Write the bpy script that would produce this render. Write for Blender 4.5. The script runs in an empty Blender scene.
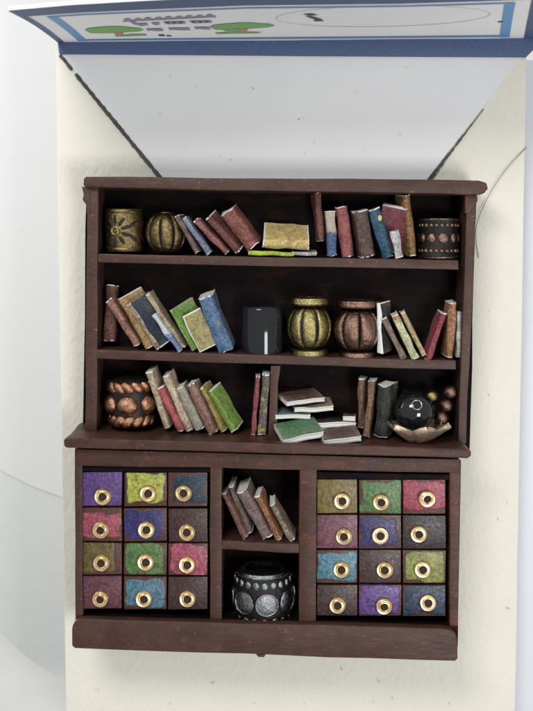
import bpy, bmesh, math, random
from mathutils import Vector, Matrix, noise
C = bpy.context.scene
col = C.collection
S = 0.001                      # one modelling unit is a millimetre
R = math.radians
rnd = random.Random(7)

# ------------------------------------------------------------------ camera
DIST, PITCH, FPX = 950.0, R(7.0), 950.0
CAM = Vector((0, -DIST*math.cos(PITCH), DIST*math.sin(PITCH)))
FWD = Vector((0, math.cos(PITCH), -math.sin(PITCH)))
UPV = Vector((0, math.sin(PITCH), math.cos(PITCH)))
cd = bpy.data.cameras.new('camera'); cam = bpy.data.objects.new('camera', cd); col.objects.link(cam)
cam.location = CAM*S
cam.rotation_euler = (R(90)-PITCH, 0, 0)
cd.sensor_fit = 'VERTICAL'; cd.sensor_height = 24; cd.lens = FPX*24/711.0
cd.clip_start = 0.01; cd.clip_end = 50
cd.dof.use_dof = True; cd.dof.focus_distance = (DIST-52)*S; cd.dof.aperture_fstop = 4.5
C.camera = cam
# ------------------------------------------------------------------ light
w = bpy.data.worlds.new('World'); C.world = w; w.use_nodes = True
bg = w.node_tree.nodes['Background']; bg.inputs[0].default_value = (1.0, 1.0, 1.0, 1); bg.inputs[1].default_value = 0.47
def area(name, loc, target, size, power, colr):
    l = bpy.data.lights.new(name, 'AREA'); l.shape = 'RECTANGLE'; l.size = size[0]; l.size_y = size[1]
    l.energy = power; l.color = colr
    o = bpy.data.objects.new(name, l); col.objects.link(o)
    o.location = loc; o.rotation_euler = (Vector(target)-Vector(loc)).to_track_quat('-Z', 'Y').to_euler()
    return o
area('softbox', (-0.45, -1.25, 0.95), (0, 0, 0.0), (0.62, 0.42), 14.5, (1.0, 0.985, 0.965))
area('low_fill_light', (0.6, -1.45, -0.35), (0, 0, 0.12), (0.45, 0.45), 12, (1.0, 0.99, 0.98))  # added low fill, no real window; brightens flap underside and envelope flap
area('added_background_fill', (-0.85, 0.10, 0.45), (-0.2, 0.52, -0.1), (0.5, 0.5), 2.2, (0.98, 0.99, 1.0))  # added unseen lamp that only lifts the backdrop
C.view_settings.view_transform = 'Standard'; C.view_settings.look = 'None'
C.view_settings.exposure = -0.13; C.view_settings.gamma = 1.0

# ------------------------------------------------------------------ helpers
def proj(P):
    d = Vector(P)-CAM; z = d.dot(FWD)
    return 266.5+FPX*d.x/z, 355.5-FPX*d.dot(UPV)/z
def at(px, py, Y=0.0):
    r = FWD + Vector((1, 0, 0))*((px-266.5)/FPX) + UPV*((355.5-py)/FPX)
    k = (Y-CAM.y)/r.y
    return CAM + r*k

def tag(o, label=None, cat=None, group=None, kind=None):
    if label: o['label'] = label
    if cat: o['category'] = cat
    if group: o['group'] = group
    if kind: o['kind'] = kind
    return o
BASE = {}
def thing(name, label, cat, base=(0, 0, 0), group=None):
    o = bpy.data.objects.new(name, None); col.objects.link(o)
    o.location = Vector(base)*S; o.empty_display_size = 0.01
    BASE[o] = Vector(base)
    return tag(o, label, cat, group)
def obj(name, bm, mats, parent=None, origin=None, smooth=True):
    """bm is in scene units; becomes one mesh object, origin given in scene units"""
    if origin is None: origin = BASE[parent] if parent in BASE else Vector((0, 0, 0))
    origin = Vector(origin)
    me = bpy.data.meshes.new(name)
    for v in bm.verts: v.co = (v.co-origin)*S
    for f in bm.faces: f.smooth = smooth
    bm.to_mesh(me); bm.free()
    for m in (mats if isinstance(mats, (list, tuple)) else [mats]): me.materials.append(m)
    o = bpy.data.objects.new(name, me); col.objects.link(o)
    if parent is not None:
        o.parent = parent; o.location = (origin-BASE[parent])*S
    else: o.location = origin*S
    BASE[o] = origin
    if smooth:
        try:
            me.set_sharp_from_angle(angle=R(38))
        except Exception: pass
    return o

def prism(bm, pts, y0, y1, bev=1.0, seg=2, cuts=0, wob=0.0, mi=0):
    """pts: polygon of world points near y0 (front); extruded straight back to y1"""
    n0 = set(bm.verts)
    f = [bm.verts.new((p.x, y0, p.z)) for p in pts]
    b = [bm.verts.new((p.x, y1, p.z)) for p in pts]
    n = len(pts); faces = [bm.faces.new(f), bm.faces.new(b[::-1])]
    for i in range(n): faces.append(bm.faces.new((f[i], b[i], b[(i+1) % n], f[(i+1) % n])))
    bmesh.ops.recalc_face_normals(bm, faces=faces)
    if bev > 0:
        es = {e for fc in faces for e in fc.edges}
        r = bmesh.ops.bevel(bm, geom=list(es), offset=bev, segments=seg, profile=0.6, affect='EDGES', clamp_overlap=True)
    vs = [v for v in bm.verts if v not in n0]
    fs = list({fc for v in vs for fc in v.link_faces})
    if cuts:
        es = [e for e in {e for fc in fs for e in fc.edges} if e.calc_length() > 25]
        bmesh.ops.subdivide_edges(bm, edges=es, cuts=cuts, use_grid_fill=True)
        vs = [v for v in bm.verts if v not in n0]
    if wob:
        for v in vs:
            q = v.co*0.045
            v.co += Vector((noise.noise(q), noise.noise(q+Vector((9, 0, 0))), noise.noise(q+Vector((0, 17, 0)))))*wob
            q = v.co*0.17
            v.co += Vector((noise.noise(q), noise.noise(q+Vector((9, 0, 0))), noise.noise(q+Vector((0, 17, 0)))))*wob*0.35
    for fc in {fc for v in vs for fc in v.link_faces}: fc.material_index = mi
def board(quad, y0, y1, **k):
    bm = bmesh.new(); prism(bm, [at(x, y, y0) for x, y in quad], y0, y1, **k); return bm
def grid(bm, fn, nu, nv, closed_u=True, caps=False, mi=0, pat=None):
    lay = bm.verts.layers.float.get('patina') or bm.verts.layers.float.new('patina')
    rows = []
    for j in range(nv+1):
        row = []
        for i in range(nu if closed_u else nu+1):
            r = fn(i/nu, j/nv)
            p, a = r if isinstance(r, tuple) else (r, 0.0)
            v = bm.verts.new(p); v[lay] = a; row.append(v)
        rows.append(row)
    m = len(rows[0])
    for j in range(nv):
        for i in range(m if closed_u else m-1):
            f = bm.faces.new((rows[j][i], rows[j][(i+1) % m], rows[j+1][(i+1) % m], rows[j+1][i])); f.material_index = mi
    if caps:
        for row in (rows[0][::-1], rows[-1]):
            f = bm.faces.new(row); f.material_index = mi
def ellipsoid(bm, c, rx, ry, rz, M=None, mi=0, nu=14, nv=9, pat=0.0):
    c = Vector(c)
    def f(u, v):
        a = 2*math.pi*u; b = math.pi*(v*0.98+0.01)
        p = Vector((rx*math.cos(a)*math.sin(b), ry*math.sin(a)*math.sin(b), rz*math.cos(b)))
        if M is not None: p = M @ p
        return c+p, pat
    grid(bm, f, nu, nv, caps=True, mi=mi)
def torus(bm, c, R0, r, M=None, mi=0, nu=28, nv=10):
    c = Vector(c); lay = bm.verts.layers.float.get('patina') or bm.verts.layers.float.new('patina')
    rows = []
    for i in range(nu):
        a = 2*math.pi*i/nu; row = []
        for j in range(nv):
            b = 2*math.pi*j/nv
            p = Vector(((R0+r*math.cos(b))*math.cos(a), r*math.sin(b), (R0+r*math.cos(b))*math.sin(a)))
            if M is not None: p = M @ p
            row.append(bm.verts.new(c+p))
        rows.append(row)
    for i in range(nu):
        for j in range(nv):
            f = bm.faces.new((rows[i][j], rows[(i+1) % nu][j], rows[(i+1) % nu][(j+1) % nv], rows[i][(j+1) % nv])); f.material_index = mi
def lathe(bm, c, prof, nu=40, mod=None, mi=0, cap=True):
    """prof: list (r, z, patina); axis vertical; mod(theta, t) -> (radius factor, patina)"""
    c = Vector(c); n = len(prof)-1
    def f(u, v):
        k = v*n; i = min(int(k), n-1); t = k-i
        r = prof[i][0]*(1-t)+prof[i+1][0]*t; z = prof[i][1]*(1-t)+prof[i+1][1]*t
        pa = prof[i][2]*(1-t)+prof[i+1][2]*t
        a = 2*math.pi*u
        if mod:
            s, q = mod(a, v); r *= s; pa = max(pa, q)
        return c+Vector((r*math.cos(a), r*math.sin(a), z)), pa
    grid(bm, f, nu, n, caps=cap, mi=mi)
def tube(bm, pts, r, n=6, mi=0):
    rings = []
    for i, p in enumerate(pts):
        t = (pts[min(i+1, len(pts)-1)]-pts[max(i-1, 0)]).normalized()
        a = t.orthogonal().normalized(); b = t.cross(a)
        rings.append([bm.verts.new(p+(a*math.cos(2*math.pi*k/n)+b*math.sin(2*math.pi*k/n))*r) for k in range(n)])
    for i in range(len(rings)-1):
        for k in range(n):
            f = bm.faces.new((rings[i][k], rings[i][(k+1) % n], rings[i+1][(k+1) % n], rings[i+1][k])); f.material_index = mi

# ------------------------------------------------------------------ materials
def srgb(r, g, b):
    f = lambda c: (c/255/12.92) if c/255 <= 0.04045 else ((c/255+0.055)/1.055)**2.4
    return (f(r), f(g), f(b), 1)
class NT:
    def __init__(s, name):
        s.m = bpy.data.materials.new(name); s.m.use_nodes = True; s.t = s.m.node_tree
        s.b = s.t.nodes['Principled BSDF']
        tc = s.t.nodes.new('ShaderNodeTexCoord'); mp = s.t.nodes.new('ShaderNodeMapping')
        mp.inputs['Scale'].default_value = (1/S,)*3      # textures are measured in scene units
        mp.inputs['Location'].default_value = (rnd.random()*50, rnd.random()*50, rnd.random()*50)
        s.t.links.new(tc.outputs['Object'], mp.inputs[0]); s.co = mp.outputs[0]
        mp0 = s.t.nodes.new('ShaderNodeMapping'); mp0.inputs['Scale'].default_value = (1/S,)*3
        s.t.links.new(tc.outputs['Object'], mp0.inputs[0]); s.raw = mp0.outputs[0]
    def L(s, a, b): s.t.links.new(a, b)
    def noise(s, scale, detail=4, rough=0.6, stretch=None, out=0, dist=0.0):
        n = s.t.nodes.new('ShaderNodeTexNoise'); n.inputs['Scale'].default_value = scale
        n.inputs['Detail'].default_value = detail; n.inputs['Roughness'].default_value = rough
        n.inputs['Distortion'].default_value = dist
        if stretch:
            mp = s.t.nodes.new('ShaderNodeMapping'); mp.inputs['Scale'].default_value = stretch
            s.L(s.co, mp.inputs[0]); s.L(mp.outputs[0], n.inputs['Vector'])
        else: s.L(s.co, n.inputs['Vector'])
        return n.outputs[out]
    def ramp(s, fac, a, b, invert=False):
        n = s.t.nodes.new('ShaderNodeMapRange'); n.inputs['From Min'].default_value = a; n.inputs['From Max'].default_value = b
        if invert: n.inputs['To Min'].default_value = 1; n.inputs['To Max'].default_value = 0
        s.L(fac, n.inputs['Value']); return n.outputs[0]
    def mix(s, fac, a, b, mode='MIX'):
        n = s.t.nodes.new('ShaderNodeMix'); n.data_type = 'RGBA'; n.blend_type = mode
        for v, i in ((fac, 0), (a, 6), (b, 7)):
            if hasattr(v, 'links'): s.L(v, n.inputs[i])
            else: n.inputs[i].default_value = v
        return n.outputs[2]
    def math(s, op, a, b=0.0, clamp=False):
        n = s.t.nodes.new('ShaderNodeMath'); n.operation = op; n.use_clamp = clamp
        for v, i in ((a, 0), (b, 1)):
            if hasattr(v, 'links'): s.L(v, n.inputs[i])
            else: n.inputs[i].default_value = v
        return n.outputs[0]
    def attr(s, name):
        n = s.t.nodes.new('ShaderNodeAttribute'); n.attribute_name = name; return n.outputs['Fac']
    def bump(s, h, strength=0.4, dist=1.0):
        n = s.t.nodes.new('ShaderNodeBump'); n.inputs['Strength'].default_value = strength
        n.inputs['Distance'].default_value = dist*S; s.L(h, n.inputs['Height']); s.L(n.outputs[0], s.b.inputs['Normal']); return n
    def set(s, **k):
        for a, v in k.items():
            i = s.b.inputs[a.replace('_', ' ')]
            if hasattr(v, 'links'): s.L(v, i)
            else: i.default_value = v
        return s
def paint_wood(name, c1, c2, red=0.3, chips=True, rough=0.42, spec=0.3):
    n = NT(name)
    f1 = n.noise(0.035, 5, 0.6, (1, 1, 1)); f2 = n.noise(0.5, 5, 0.7, (0.35, 1, 1.6))
    c = n.mix(n.ramp(f1, 0.38, 0.66), c1, c2)
    c = n.mix(n.math('MULTIPLY', n.ramp(n.noise(0.06, 6, 0.75, (0.5, 1, 1.4)), 0.52, 0.68), red), c, srgb(116, 62, 50))
    c = n.mix(n.math('MULTIPLY', n.ramp(f2, 0.42, 0.70), 0.13), c, (0.025, 0.012, 0.012, 1))
    if chips:
        c = n.mix(n.math('MULTIPLY', n.ramp(n.noise(0.11, 6, 0.8, (0.7, 1, 1.2)), 0.60, 0.68), 0.55), c, srgb(142, 84, 68))
        k = n.math('MULTIPLY', n.ramp(n.noise(0.13, 6, 0.8, (0.5, 1, 1.5)), 0.655, 0.675), n.ramp(n.noise(0.7, 3), 0.42, 0.56))
        c = n.mix(k, c, srgb(172, 136, 112))
        k2 = n.math('MULTIPLY', n.ramp(n.noise(0.55, 2, 0.5), 0.70, 0.73), 0.6)
        c = n.mix(k2, c, srgb(150, 120, 110))
    n.set(Base_Color=c, Roughness=n.math('ADD', n.math('MULTIPLY', n.noise(0.25, 4), 0.25), rough-0.12), Specular_IOR_Level=spec)
    n.bump(n.math('ADD', n.math('MULTIPLY', f2, 0.7), n.math('MULTIPLY', n.noise(0.12, 3, 0.5, (0.3, 1, 1)), 2.0)), 0.45, 1.1)
    return n.m
M = {}
M['wood'] = paint_wood('painted_wood', srgb(79, 56, 49), srgb(65, 45, 40), 0.15, rough=0.38, spec=0.27)
M['wood_red'] = paint_wood('reddish_wood', srgb(77, 51, 44), srgb(60, 41, 36), 0.4, rough=0.38, spec=0.27)
M['wood_dark'] = paint_wood('shaded_interior_wood', srgb(24, 18, 19), srgb(17, 13, 15), 0.10, False, 0.6, 0.05)  # shade inside the dresser is put into this near-black colour
def drawer_mat(color, c2, rect, amount=1.0):
    gr = lambda c_, f: tuple(f*(0.88*v+0.12*sum(c_[:3])/3) for v in c_[:3])+(1,)
    color, c2 = gr(color, 0.95), gr(c2, 0.6)
    n = NT('drawer_paint')
    base = n.mix(n.ramp(n.noise(0.09, 5, 0.7), 0.35, 0.7), srgb(70, 43, 36), srgb(92, 54, 44))
    base = n.mix(n.math('MULTIPLY', n.ramp(n.noise(0.6, 4, 0.7), 0.45, 0.7), 0.5), base, srgb(42, 28, 28))
    sx = n.t.nodes.new('ShaderNodeSeparateXYZ'); n.L(n.raw, sx.inputs[0])
    cx, cz, hx, hz = rect
    wob = n.math('ADD', n.math('MULTIPLY', n.math('SUBTRACT', n.noise(0.06, 2, 0.5), 0.5), 13.0), n.math('MULTIPLY', n.math('SUBTRACT', n.noise(0.45, 3, 0.6), 0.5), 1.6))
    dx = n.math('SUBTRACT', n.math('ABSOLUTE', n.math('SUBTRACT', sx.outputs[0], cx)), hx)
    dz = n.math('SUBTRACT', n.math('ABSOLUTE', n.math('SUBTRACT', sx.outputs[2], cz)), hz)
    n_sm = n.t.nodes.new('ShaderNodeMath'); n_sm.operation = 'SMOOTH_MAX'; n.L(dx, n_sm.inputs[0]); n.L(dz, n_sm.inputs[1]); n_sm.inputs[2].default_value = 6
    d = n.math('ADD', n_sm.outputs[0], wob)
    k = n.math('MULTIPLY', n.ramp(d, -0.8, 0.3, True), amount)
    pc = n.mix(n.ramp(n.noise(0.14, 6, 0.75, dist=1.5), 0.38, 0.60), color, c2)
    pc = n.mix(n.math('MULTIPLY', n.ramp(n.noise(0.3, 6, 0.75, (1, 1, 0.5), dist=2), 0.52, 0.64), 0.4), pc, tuple(min(1, a*1.9+0.04) for a in color[:3])+(1,))
    pc = n.mix(n.math('MULTIPLY', n.ramp(n.noise(0.35, 5, 0.7), 0.50, 0.68), 0.45), pc, tuple(a*0.35 for a in color[:3])+(1,))
    pc = n.mix(n.math('MULTIPLY', n.ramp(n.noise(0.11, 6, 0.75), 0.58, 0.64), 0.7), pc, base)
    n.set(Base_Color=n.mix(k, base, pc), Roughness=n.math('ADD', n.math('MULTIPLY', n.noise(0.4, 4), 0.3), 0.16), Specular_IOR_Level=0.45)
    n.bump(n.math('ADD', n.math('MULTIPLY', k, 0.5), n.noise(0.3, 5, 0.65, dist=1.0)), 0.5, 0.9)
    return n.m
def paper(name, c1, c2, c3=None, grain=0.40, rough=0.46, split=None, sc=1.0):
    """printed paper cover: two mottled inks, fine specks, worn pale edges"""
    n = NT(name)
    def dull(c_):
        l = 0.3*c_[0]+0.55*c_[1]+0.15*c_[2]
        return tuple(0.92*(1.04*v-0.04*l) for v in c_[:3])+(1,)
    c1, c2 = dull(c1), dull(c2)
    if c3 is not None: c3 = dull(c3)
    c = n.mix(n.ramp(n.noise(0.13*sc, 6, 0.75, dist=1.2), 0.40, 0.60), tuple(v*1.12 for v in c1[:3])+(1,), tuple(v*0.72 for v in c2[:3])+(1,))
    if c3 is not None:
        if split is None: c = n.mix(n.ramp(n.noise(0.28*sc, 5, 0.75), 0.55, 0.6), c, c3)
        else:
            sx = n.t.nodes.new('ShaderNodeSeparateXYZ'); n.L(n.raw, sx.inputs[0])
            d = n.math('ADD', sx.outputs[2], n.math('MULTIPLY', n.math('SUBTRACT', n.noise(0.4, 3), 0.5), 14))
            c = n.mix(n.ramp(d, split-1.5, split+1.5), c, c3)
    g = n.noise(0.85, 5, 0.8)
    hi = tuple(min(1, a*1.75+0.10) for a in c1[:3])+(1,); lo = tuple(a*0.22 for a in c2[:3])+(1,)
    c = n.mix(n.math('MULTIPLY', n.ramp(g, 0.51, 0.60), grain*1.15), c, hi)
    c = n.mix(n.math('MULTIPLY', n.ramp(n.noise(0.55, 5, 0.8), 0.5, 0.62), grain*1.15), c, lo)
    ge = n.t.nodes.new('ShaderNodeNewGeometry')
    wear = n.math('MULTIPLY', n.ramp(ge.outputs['Pointiness'], 0.56, 0.64), n.ramp(n.noise(0.8, 3), 0.42, 0.6))
    c = n.mix(n.math('MULTIPLY', wear, 0.55), c, (0.55, 0.5, 0.43, 1))
    n.set(Base_Color=c, Roughness=rough, Specular_IOR_Level=0.4)
    n.bump(n.math('ADD', g, n.noise(0.3, 4)), 0.55, 0.9)
    return n.m
def plain(name, c, rough=0.6, bump=0.3, sc=0.6, c2=None, **k):
    n = NT(name); h = n.noise(sc, 6, 0.7)
    cc = n.mix(n.ramp(h, 0.3, 0.7), c, c2 or tuple(a*0.8 for a in c[:3])+(1,))
    n.set(Base_Color=cc, Roughness=rough, **k); n.bump(h, bump, 0.8); return n.m
M['edge'] = plain('cut_paper_edge', (0.84, 0.83, 0.80, 1), 0.7, 0.4, 1.2, (0.62, 0.60, 0.56, 1))
M['pages'] = plain('page_paper', (0.86, 0.85, 0.82, 1), 0.75, 0.5, 0.9, (0.60, 0.58, 0.54, 1))
def antique(name, c1, c2, dark=(0.010, 0.009, 0.008, 1), rough=0.36, dirt=0.5, metal=1.0):
    n = NT(name)
    pa = n.attr('patina'); g = n.noise(0.3, 6, 0.75)
    k = n.ramp(n.math('ADD', pa, n.math('MULTIPLY', n.math('SUBTRACT', g, 0.5), dirt)), 0.35, 0.62)
    c = n.mix(n.ramp(n.noise(0.18, 5, 0.7), 0.35, 0.65), c1, c2)
    c = n.mix(n.math('MULTIPLY', n.ramp(n.noise(0.9, 5, 0.8), 0.5, 0.7), 0.45), c, tuple(a*0.35 for a in c2[:3])+(1,))
    n.set(Base_Color=n.mix(k, c, dark), Metallic=n.math('MULTIPLY', n.ramp(k, 0, 1, True), metal), Roughness=n.math('ADD', n.math('MULTIPLY', g, 0.36), rough-0.27), Specular_IOR_Level=0.3)
    n.bump(n.math('ADD', g, n.math('MULTIPLY', n.noise(0.12, 2), 2.0)), 0.6, 1.2)
    return n.m
M['brass'] = antique('antique_brass', (0.46, 0.38, 0.17, 1), (0.28, 0.24, 0.10, 1), dirt=1.1)
M['brass_dim'] = antique('dark_brass', (0.30, 0.225, 0.10, 1), (0.12, 0.09, 0.04, 1), rough=0.42, dirt=1.5)
M['copper'] = antique('antique_copper', (0.56, 0.31, 0.19, 1), (0.26, 0.13, 0.08, 1), dirt=1.3)
M['copper_pale'] = antique('pale_copper', (0.33, 0.20, 0.15, 1), (0.18, 0.11, 0.085, 1), rough=0.38, dirt=1.2)
M['patina'] = plain('black_patina', (0.014, 0.012, 0.011, 1), 0.42, 0.5, 0.5, Metallic=0.3)
M['pewter'] = antique('antique_pewter', (0.36, 0.38, 0.39, 1), (0.22, 0.24, 0.25, 1), rough=0.34, dirt=1.25)
M['petal'] = antique('rose_gold_petal', (0.84, 0.70, 0.56, 1), (0.66, 0.50, 0.39, 1), rough=0.42, dirt=0.35, metal=0.85)
M['gold'] = NT('polished_gold').set(Base_Color=(1.0, 0.76, 0.46, 1), Metallic=1.0, Roughness=0.25).m
M['black_gloss'] = NT('glossy_black').set(Base_Color=(0.006, 0.007, 0.009, 1), Roughness=0.06, Coat_Weight=0.6).m
M['smoke_glass'] = NT('smoky_glass').set(Base_Color=(0.03, 0.032, 0.036, 1), Roughness=0.07, Transmission_Weight=0.5, IOR=1.48).m
M['hole'] = NT('dark_hole').set(Base_Color=(0.02, 0.012, 0.01, 1), Roughness=0.8).m
# card papers
def card_mat(name, c1, c2, fine=0.22, strength=0.35, stretch=(1, 1, 1)):
    n = NT(name)
    h = n.math('ADD', n.noise(fine, 5, 0.55, stretch), n.math('MULTIPLY', n.noise(fine*0.3, 3, 0.5), 0.6))
    c = n.mix(n.ramp(n.noise(0.012, 4, 0.6), 0.35, 0.65), c1, c2)
    c = n.mix(n.math('MULTIPLY', n.ramp(n.noise(0.35, 3, 0.6), 0.71, 0.74), 0.45), c, (0.35, 0.31, 0.25, 1))
    n.set(Base_Color=c, Roughness=0.85, Specular_IOR_Level=0.2); n.bump(h, strength, 2.4); return n.m
M['cream'] = card_mat('cream_watercolour_card', (0.80, 0.775, 0.69, 1), (0.77, 0.745, 0.66, 1), 0.15, 0.6, (1.3, 1, 0.8))
M['white_card'] = card_mat('white_flap_paper', (0.79, 0.795, 0.80, 1), (0.765, 0.77, 0.78, 1), 0.3, 0.15)
M['flap_white'] = card_mat('printed_card_paper', (0.88, 0.885, 0.89, 1), (0.86, 0.865, 0.87, 1), 0.6, 0.1)
def ink(name, c, c2=None, cover=1.0, base=(0.8, 0.81, 0.83, 1)):
    n = NT(name)
    cc = n.mix(n.ramp(n.noise(1.1, 5, 0.85), 0.42, 0.62), c, c2 or tuple(min(1, a*2.0+0.05) for a in c[:3])+(1,))
    cc = n.mix(n.math('MULTIPLY', n.ramp(n.noise(1.9, 3, 0.8), 0.60, 0.66), 1-cover), cc, base)
    n.set(Base_Color=cc, Roughness=0.6); return n.m
M['navy'] = ink('navy_ink', (0.032, 0.062, 0.15, 1), (0.11, 0.155, 0.29, 1))
M['blue'] = ink('blue_ink', (0.10, 0.27, 0.55, 1), (0.2, 0.4, 0.66, 1), 0.8)
M['green_ink'] = ink('green_ink', (0.10, 0.32, 0.05, 1), (0.34, 0.56, 0.20, 1), 0.8)
M['brown_ink'] = ink('brown_ink', (0.36, 0.16, 0.08, 1))
M['grey_ink'] = ink('grey_ink', (0.19, 0.16, 0.25, 1), (0.38, 0.34, 0.46, 1), 0.5)
M['black_ink'] = ink('black_line_ink', (0.016, 0.018, 0.014, 1), (0.10, 0.11, 0.09, 1), 0.9)
M['thin_ink'] = ink('thin_grey_ink', (0.45, 0.45, 0.47, 1), (0.6, 0.6, 0.62, 1))

# ------------------------------------------------------------------ setting behind
def sheet(pts, y0, th, bev=0.5):
    bm = bmesh.new(); prism(bm, [at(x, y, y0) for x, y in pts], y0, y0+th, bev=bev); return bm
M['backdrop'] = plain('white_backdrop', (0.83, 0.835, 0.83, 1), 0.8, 0.05, 0.02, (0.80, 0.805, 0.80, 1))
bm = bmesh.new()
def bd(u, v):   # a seamless sweep: wall curving forward into a floor well below the frame
    x = -1600+3200*u
    if v < 0.6: p = (x, 520, 1500-2900*v/0.6*0.75)
    else:
        a = (v-0.6)/0.4*math.pi/2; p = (x, 520-500*(1-math.cos(a))-0, 1500-2175-500*math.sin(a))
    return Vector(p)
grid(bm, bd, 8, 40, closed_u=False)
bmesh.ops.recalc_face_normals(bm, faces=bm.faces[:])
tag(obj('backdrop', bm, M['backdrop']), kind='structure')

def disc_pts(cx, cy, r, n=72, ky=1.0): return [(cx+r*math.cos(2*math.pi*i/n), cy+r*ky*math.sin(2*math.pi*i/n)) for i in range(n)]
M['base_white'] = plain('off_white_plaster', (0.77, 0.79, 0.78, 1), 0.75, 0.3, 0.05, (0.74, 0.76, 0.75, 1))
o = obj('round_base', sheet(disc_pts(122, 532, 158), 300, 14, 4), M['base_white'])
tag(o, 'blurred round off-white disc standing behind the cream card', 'disc')
M['sheet_white'] = plain('plain_white_sheet', (0.85, 0.86, 0.865, 1), 0.75, 0.15, 0.03, (0.83, 0.84, 0.845, 1))
top = [(-420, -300), (300, -300), (300, 560), (180, 528), (61, 497), (31, 486), (0, 470), (-60, 425), (-160, 330), (-420, 150)]
o = obj('pale_sheet', sheet(top[::-1], 298, 0.8, 0), M['sheet_white'])  # thin sheet paler than the disc, makes a tone step across it
tag(o, 'thin white sheet, paler than the round disc, covering its upper part', 'paper')
M['pale_back'] = plain('pale_blue_board', (0.72, 0.745, 0.79, 1), 0.6, 0.1, 0.3, (0.68, 0.71, 0.76, 1))
o = obj('backing_board', sheet([(400, 60), (640, 60), (620, 900), (400, 900)], 22, 5, 1), M['pale_back'])
tag(o, 'pale blue-grey backing board sticking out behind the cream card', 'board')

# ------------------------------------------------------------------ card with folded flap
card = thing('folded_card', 'cream textured card with white envelope flap and folded navy-bordered strip on top', 'card', at(290, 711, 0))
cq = [(55, 44), (527, 44), (514, 800), (67, 800)]
bm = bmesh.new(); prism(bm, [at(x, y, 0) for x, y in cq], 0, 9, bev=1.4, seg=3, cuts=8, wob=0.7)
obj('card_sheet', bm, M['cream'], card)
ap = (294, 352)
bm = sheet([(58, 50), (527, 50), ap], -1.4, 1.0, 0.3)
obj('envelope_flap', bm, M['white_card'], card)
# dark pen lines along the two slanting edges
def strip_line(bm, a, b, w0, w1, Y, th=0.5, n=26, gap=None):
    A = at(*a, Y); B = at(*b, Y); d = (B-A).normalized(); s = Vector((-d.z, 0, d.x))
    rows = []
    for i in range(n+1):
        t = i/n; p = A.lerp(B, t); ww = w0+(w1-w0)*t**1.4
        j1 = noise.noise(p*0.5)*0.9*min(1, ww/2); j2 = noise.noise(p*0.5+Vector((33, 0, 0)))*0.9*min(1, ww/2)
        rows.append((p+s*(ww/2+j1), p-s*(ww/2+j2), t))
    for i in range(n):
        if gap and gap[0] < rows[i][2] < gap[1]: continue
        q = [rows[i][0], rows[i][1], rows[i+1][1], rows[i+1][0]]
        f = [bm.verts.new((p.x, Y-th, p.z)) for p in q]; b2 = [bm.verts.new((p.x, Y, p.z)) for p in q]
        bm.faces.new(f); 
        for k in range(4): bm.faces.new((f[k], b2[k], b2[(k+1) % 4], f[(k+1) % 4]))
bm = bmesh.new(); strip_line(bm, (60, 55), (163, 181), 3.2, 4.2, -1.5, n=60, gap=(0.115, 0.145)); bmesh.ops.recalc_face_normals(bm, faces=bm.faces[:])
obj('black_line', bm, M['black_ink'], card, smooth=False)
bm = bmesh.new(); strip_line(bm, (484, 109), (424, 187), 0.5, 4.0, -1.5, n=40); bmesh.ops.recalc_face_normals(bm, faces=bm.faces[:])
obj('black_line', bm, M['black_ink'], card, smooth=False)
bm = bmesh.new(); prism(bm, [at(x, y, -4.5) for x, y in [(57.5, 42), (546, 37.8), (526.8, 57), (59, 53.8)]], -4.5, -0.3, bev=0.7, cuts=6, wob=0.7)
obj('navy_strip', bm, M['navy'], card)
NEAR = [(-10, 13), (8, 10.5), (70, 5), (140, 1), (240, -4), (400, -6), (480, -9), (600, -14)]
def near_y(x):
    for (a, ya), (b, yb) in zip(NEAR, NEAR[1:]):
        if x <= b: return ya+(yb-ya)*(x-a)/(b-a)
    return NEAR[-1][1]
def flap(s, t, off=0.0):
    h = at(57.5+s*489, 42-4*s, -4.0); nx = 8+s*552
    n = at(nx, near_y(nx), -184)
    p = h.lerp(n, t)
    p.z += 2.0*math.sin(math.pi*t)
    return p+Vector((0, -0.2, -1))*off
bm = bmesh.new()
def slab(u, v): return flap(u, v, 0.0)
rows_b = []; 
NU, NV = 60, 16
lo = [[bm.verts.new(flap(i/NU, j/NV, 0)) for i in range(NU+1)] for j in range(NV+1)]
hi = [[bm.verts.new(flap(i/NU, j/NV, -3.2)) for i in range(NU+1)] for j in range(NV+1)]
for j in range(NV):
    for i in range(NU):
        bm.faces.new((lo[j][i], lo[j][i+1], lo[j+1][i+1], lo[j+1][i])); bm.faces.new((hi[j][i], hi[j+1][i], hi[j+1][i+1], hi[j][i+1]))
for i in range(NU):
    for j in (0, NV): bm.faces.new((lo[j][i], hi[j][i], hi[j][i+1], lo[j][i+1]))
for j in range(NV):
    for i in (0, NU): bm.faces.new((lo[j][i], lo[j+1][i], hi[j+1][i], hi[j][i]))
bmesh.ops.recalc_face_normals(bm, faces=bm.faces[:])
obj('printed_flap', bm, M['flap_white'], card)
def st(px, py):
    s, t = (px-57)/489, 0.5
    for _ in range(12):
        x, y = proj(flap(s, t)); e = 1e-3
        xs, ys = proj(flap(s+e, t)); xt, yt = proj(flap(s, t+e))
        a, b, c, d = (xs-x)/e, (xt-x)/e, (ys-y)/e, (yt-y)/e
        det = a*d-b*c
        if abs(det) < 1e-6: break
        s += (d*(px-x)-b*(py-y))/det; t += (-c*(px-x)+a*(py-y))/det
        t = max(-0.05, min(1.1, t))
    return s, t
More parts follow.
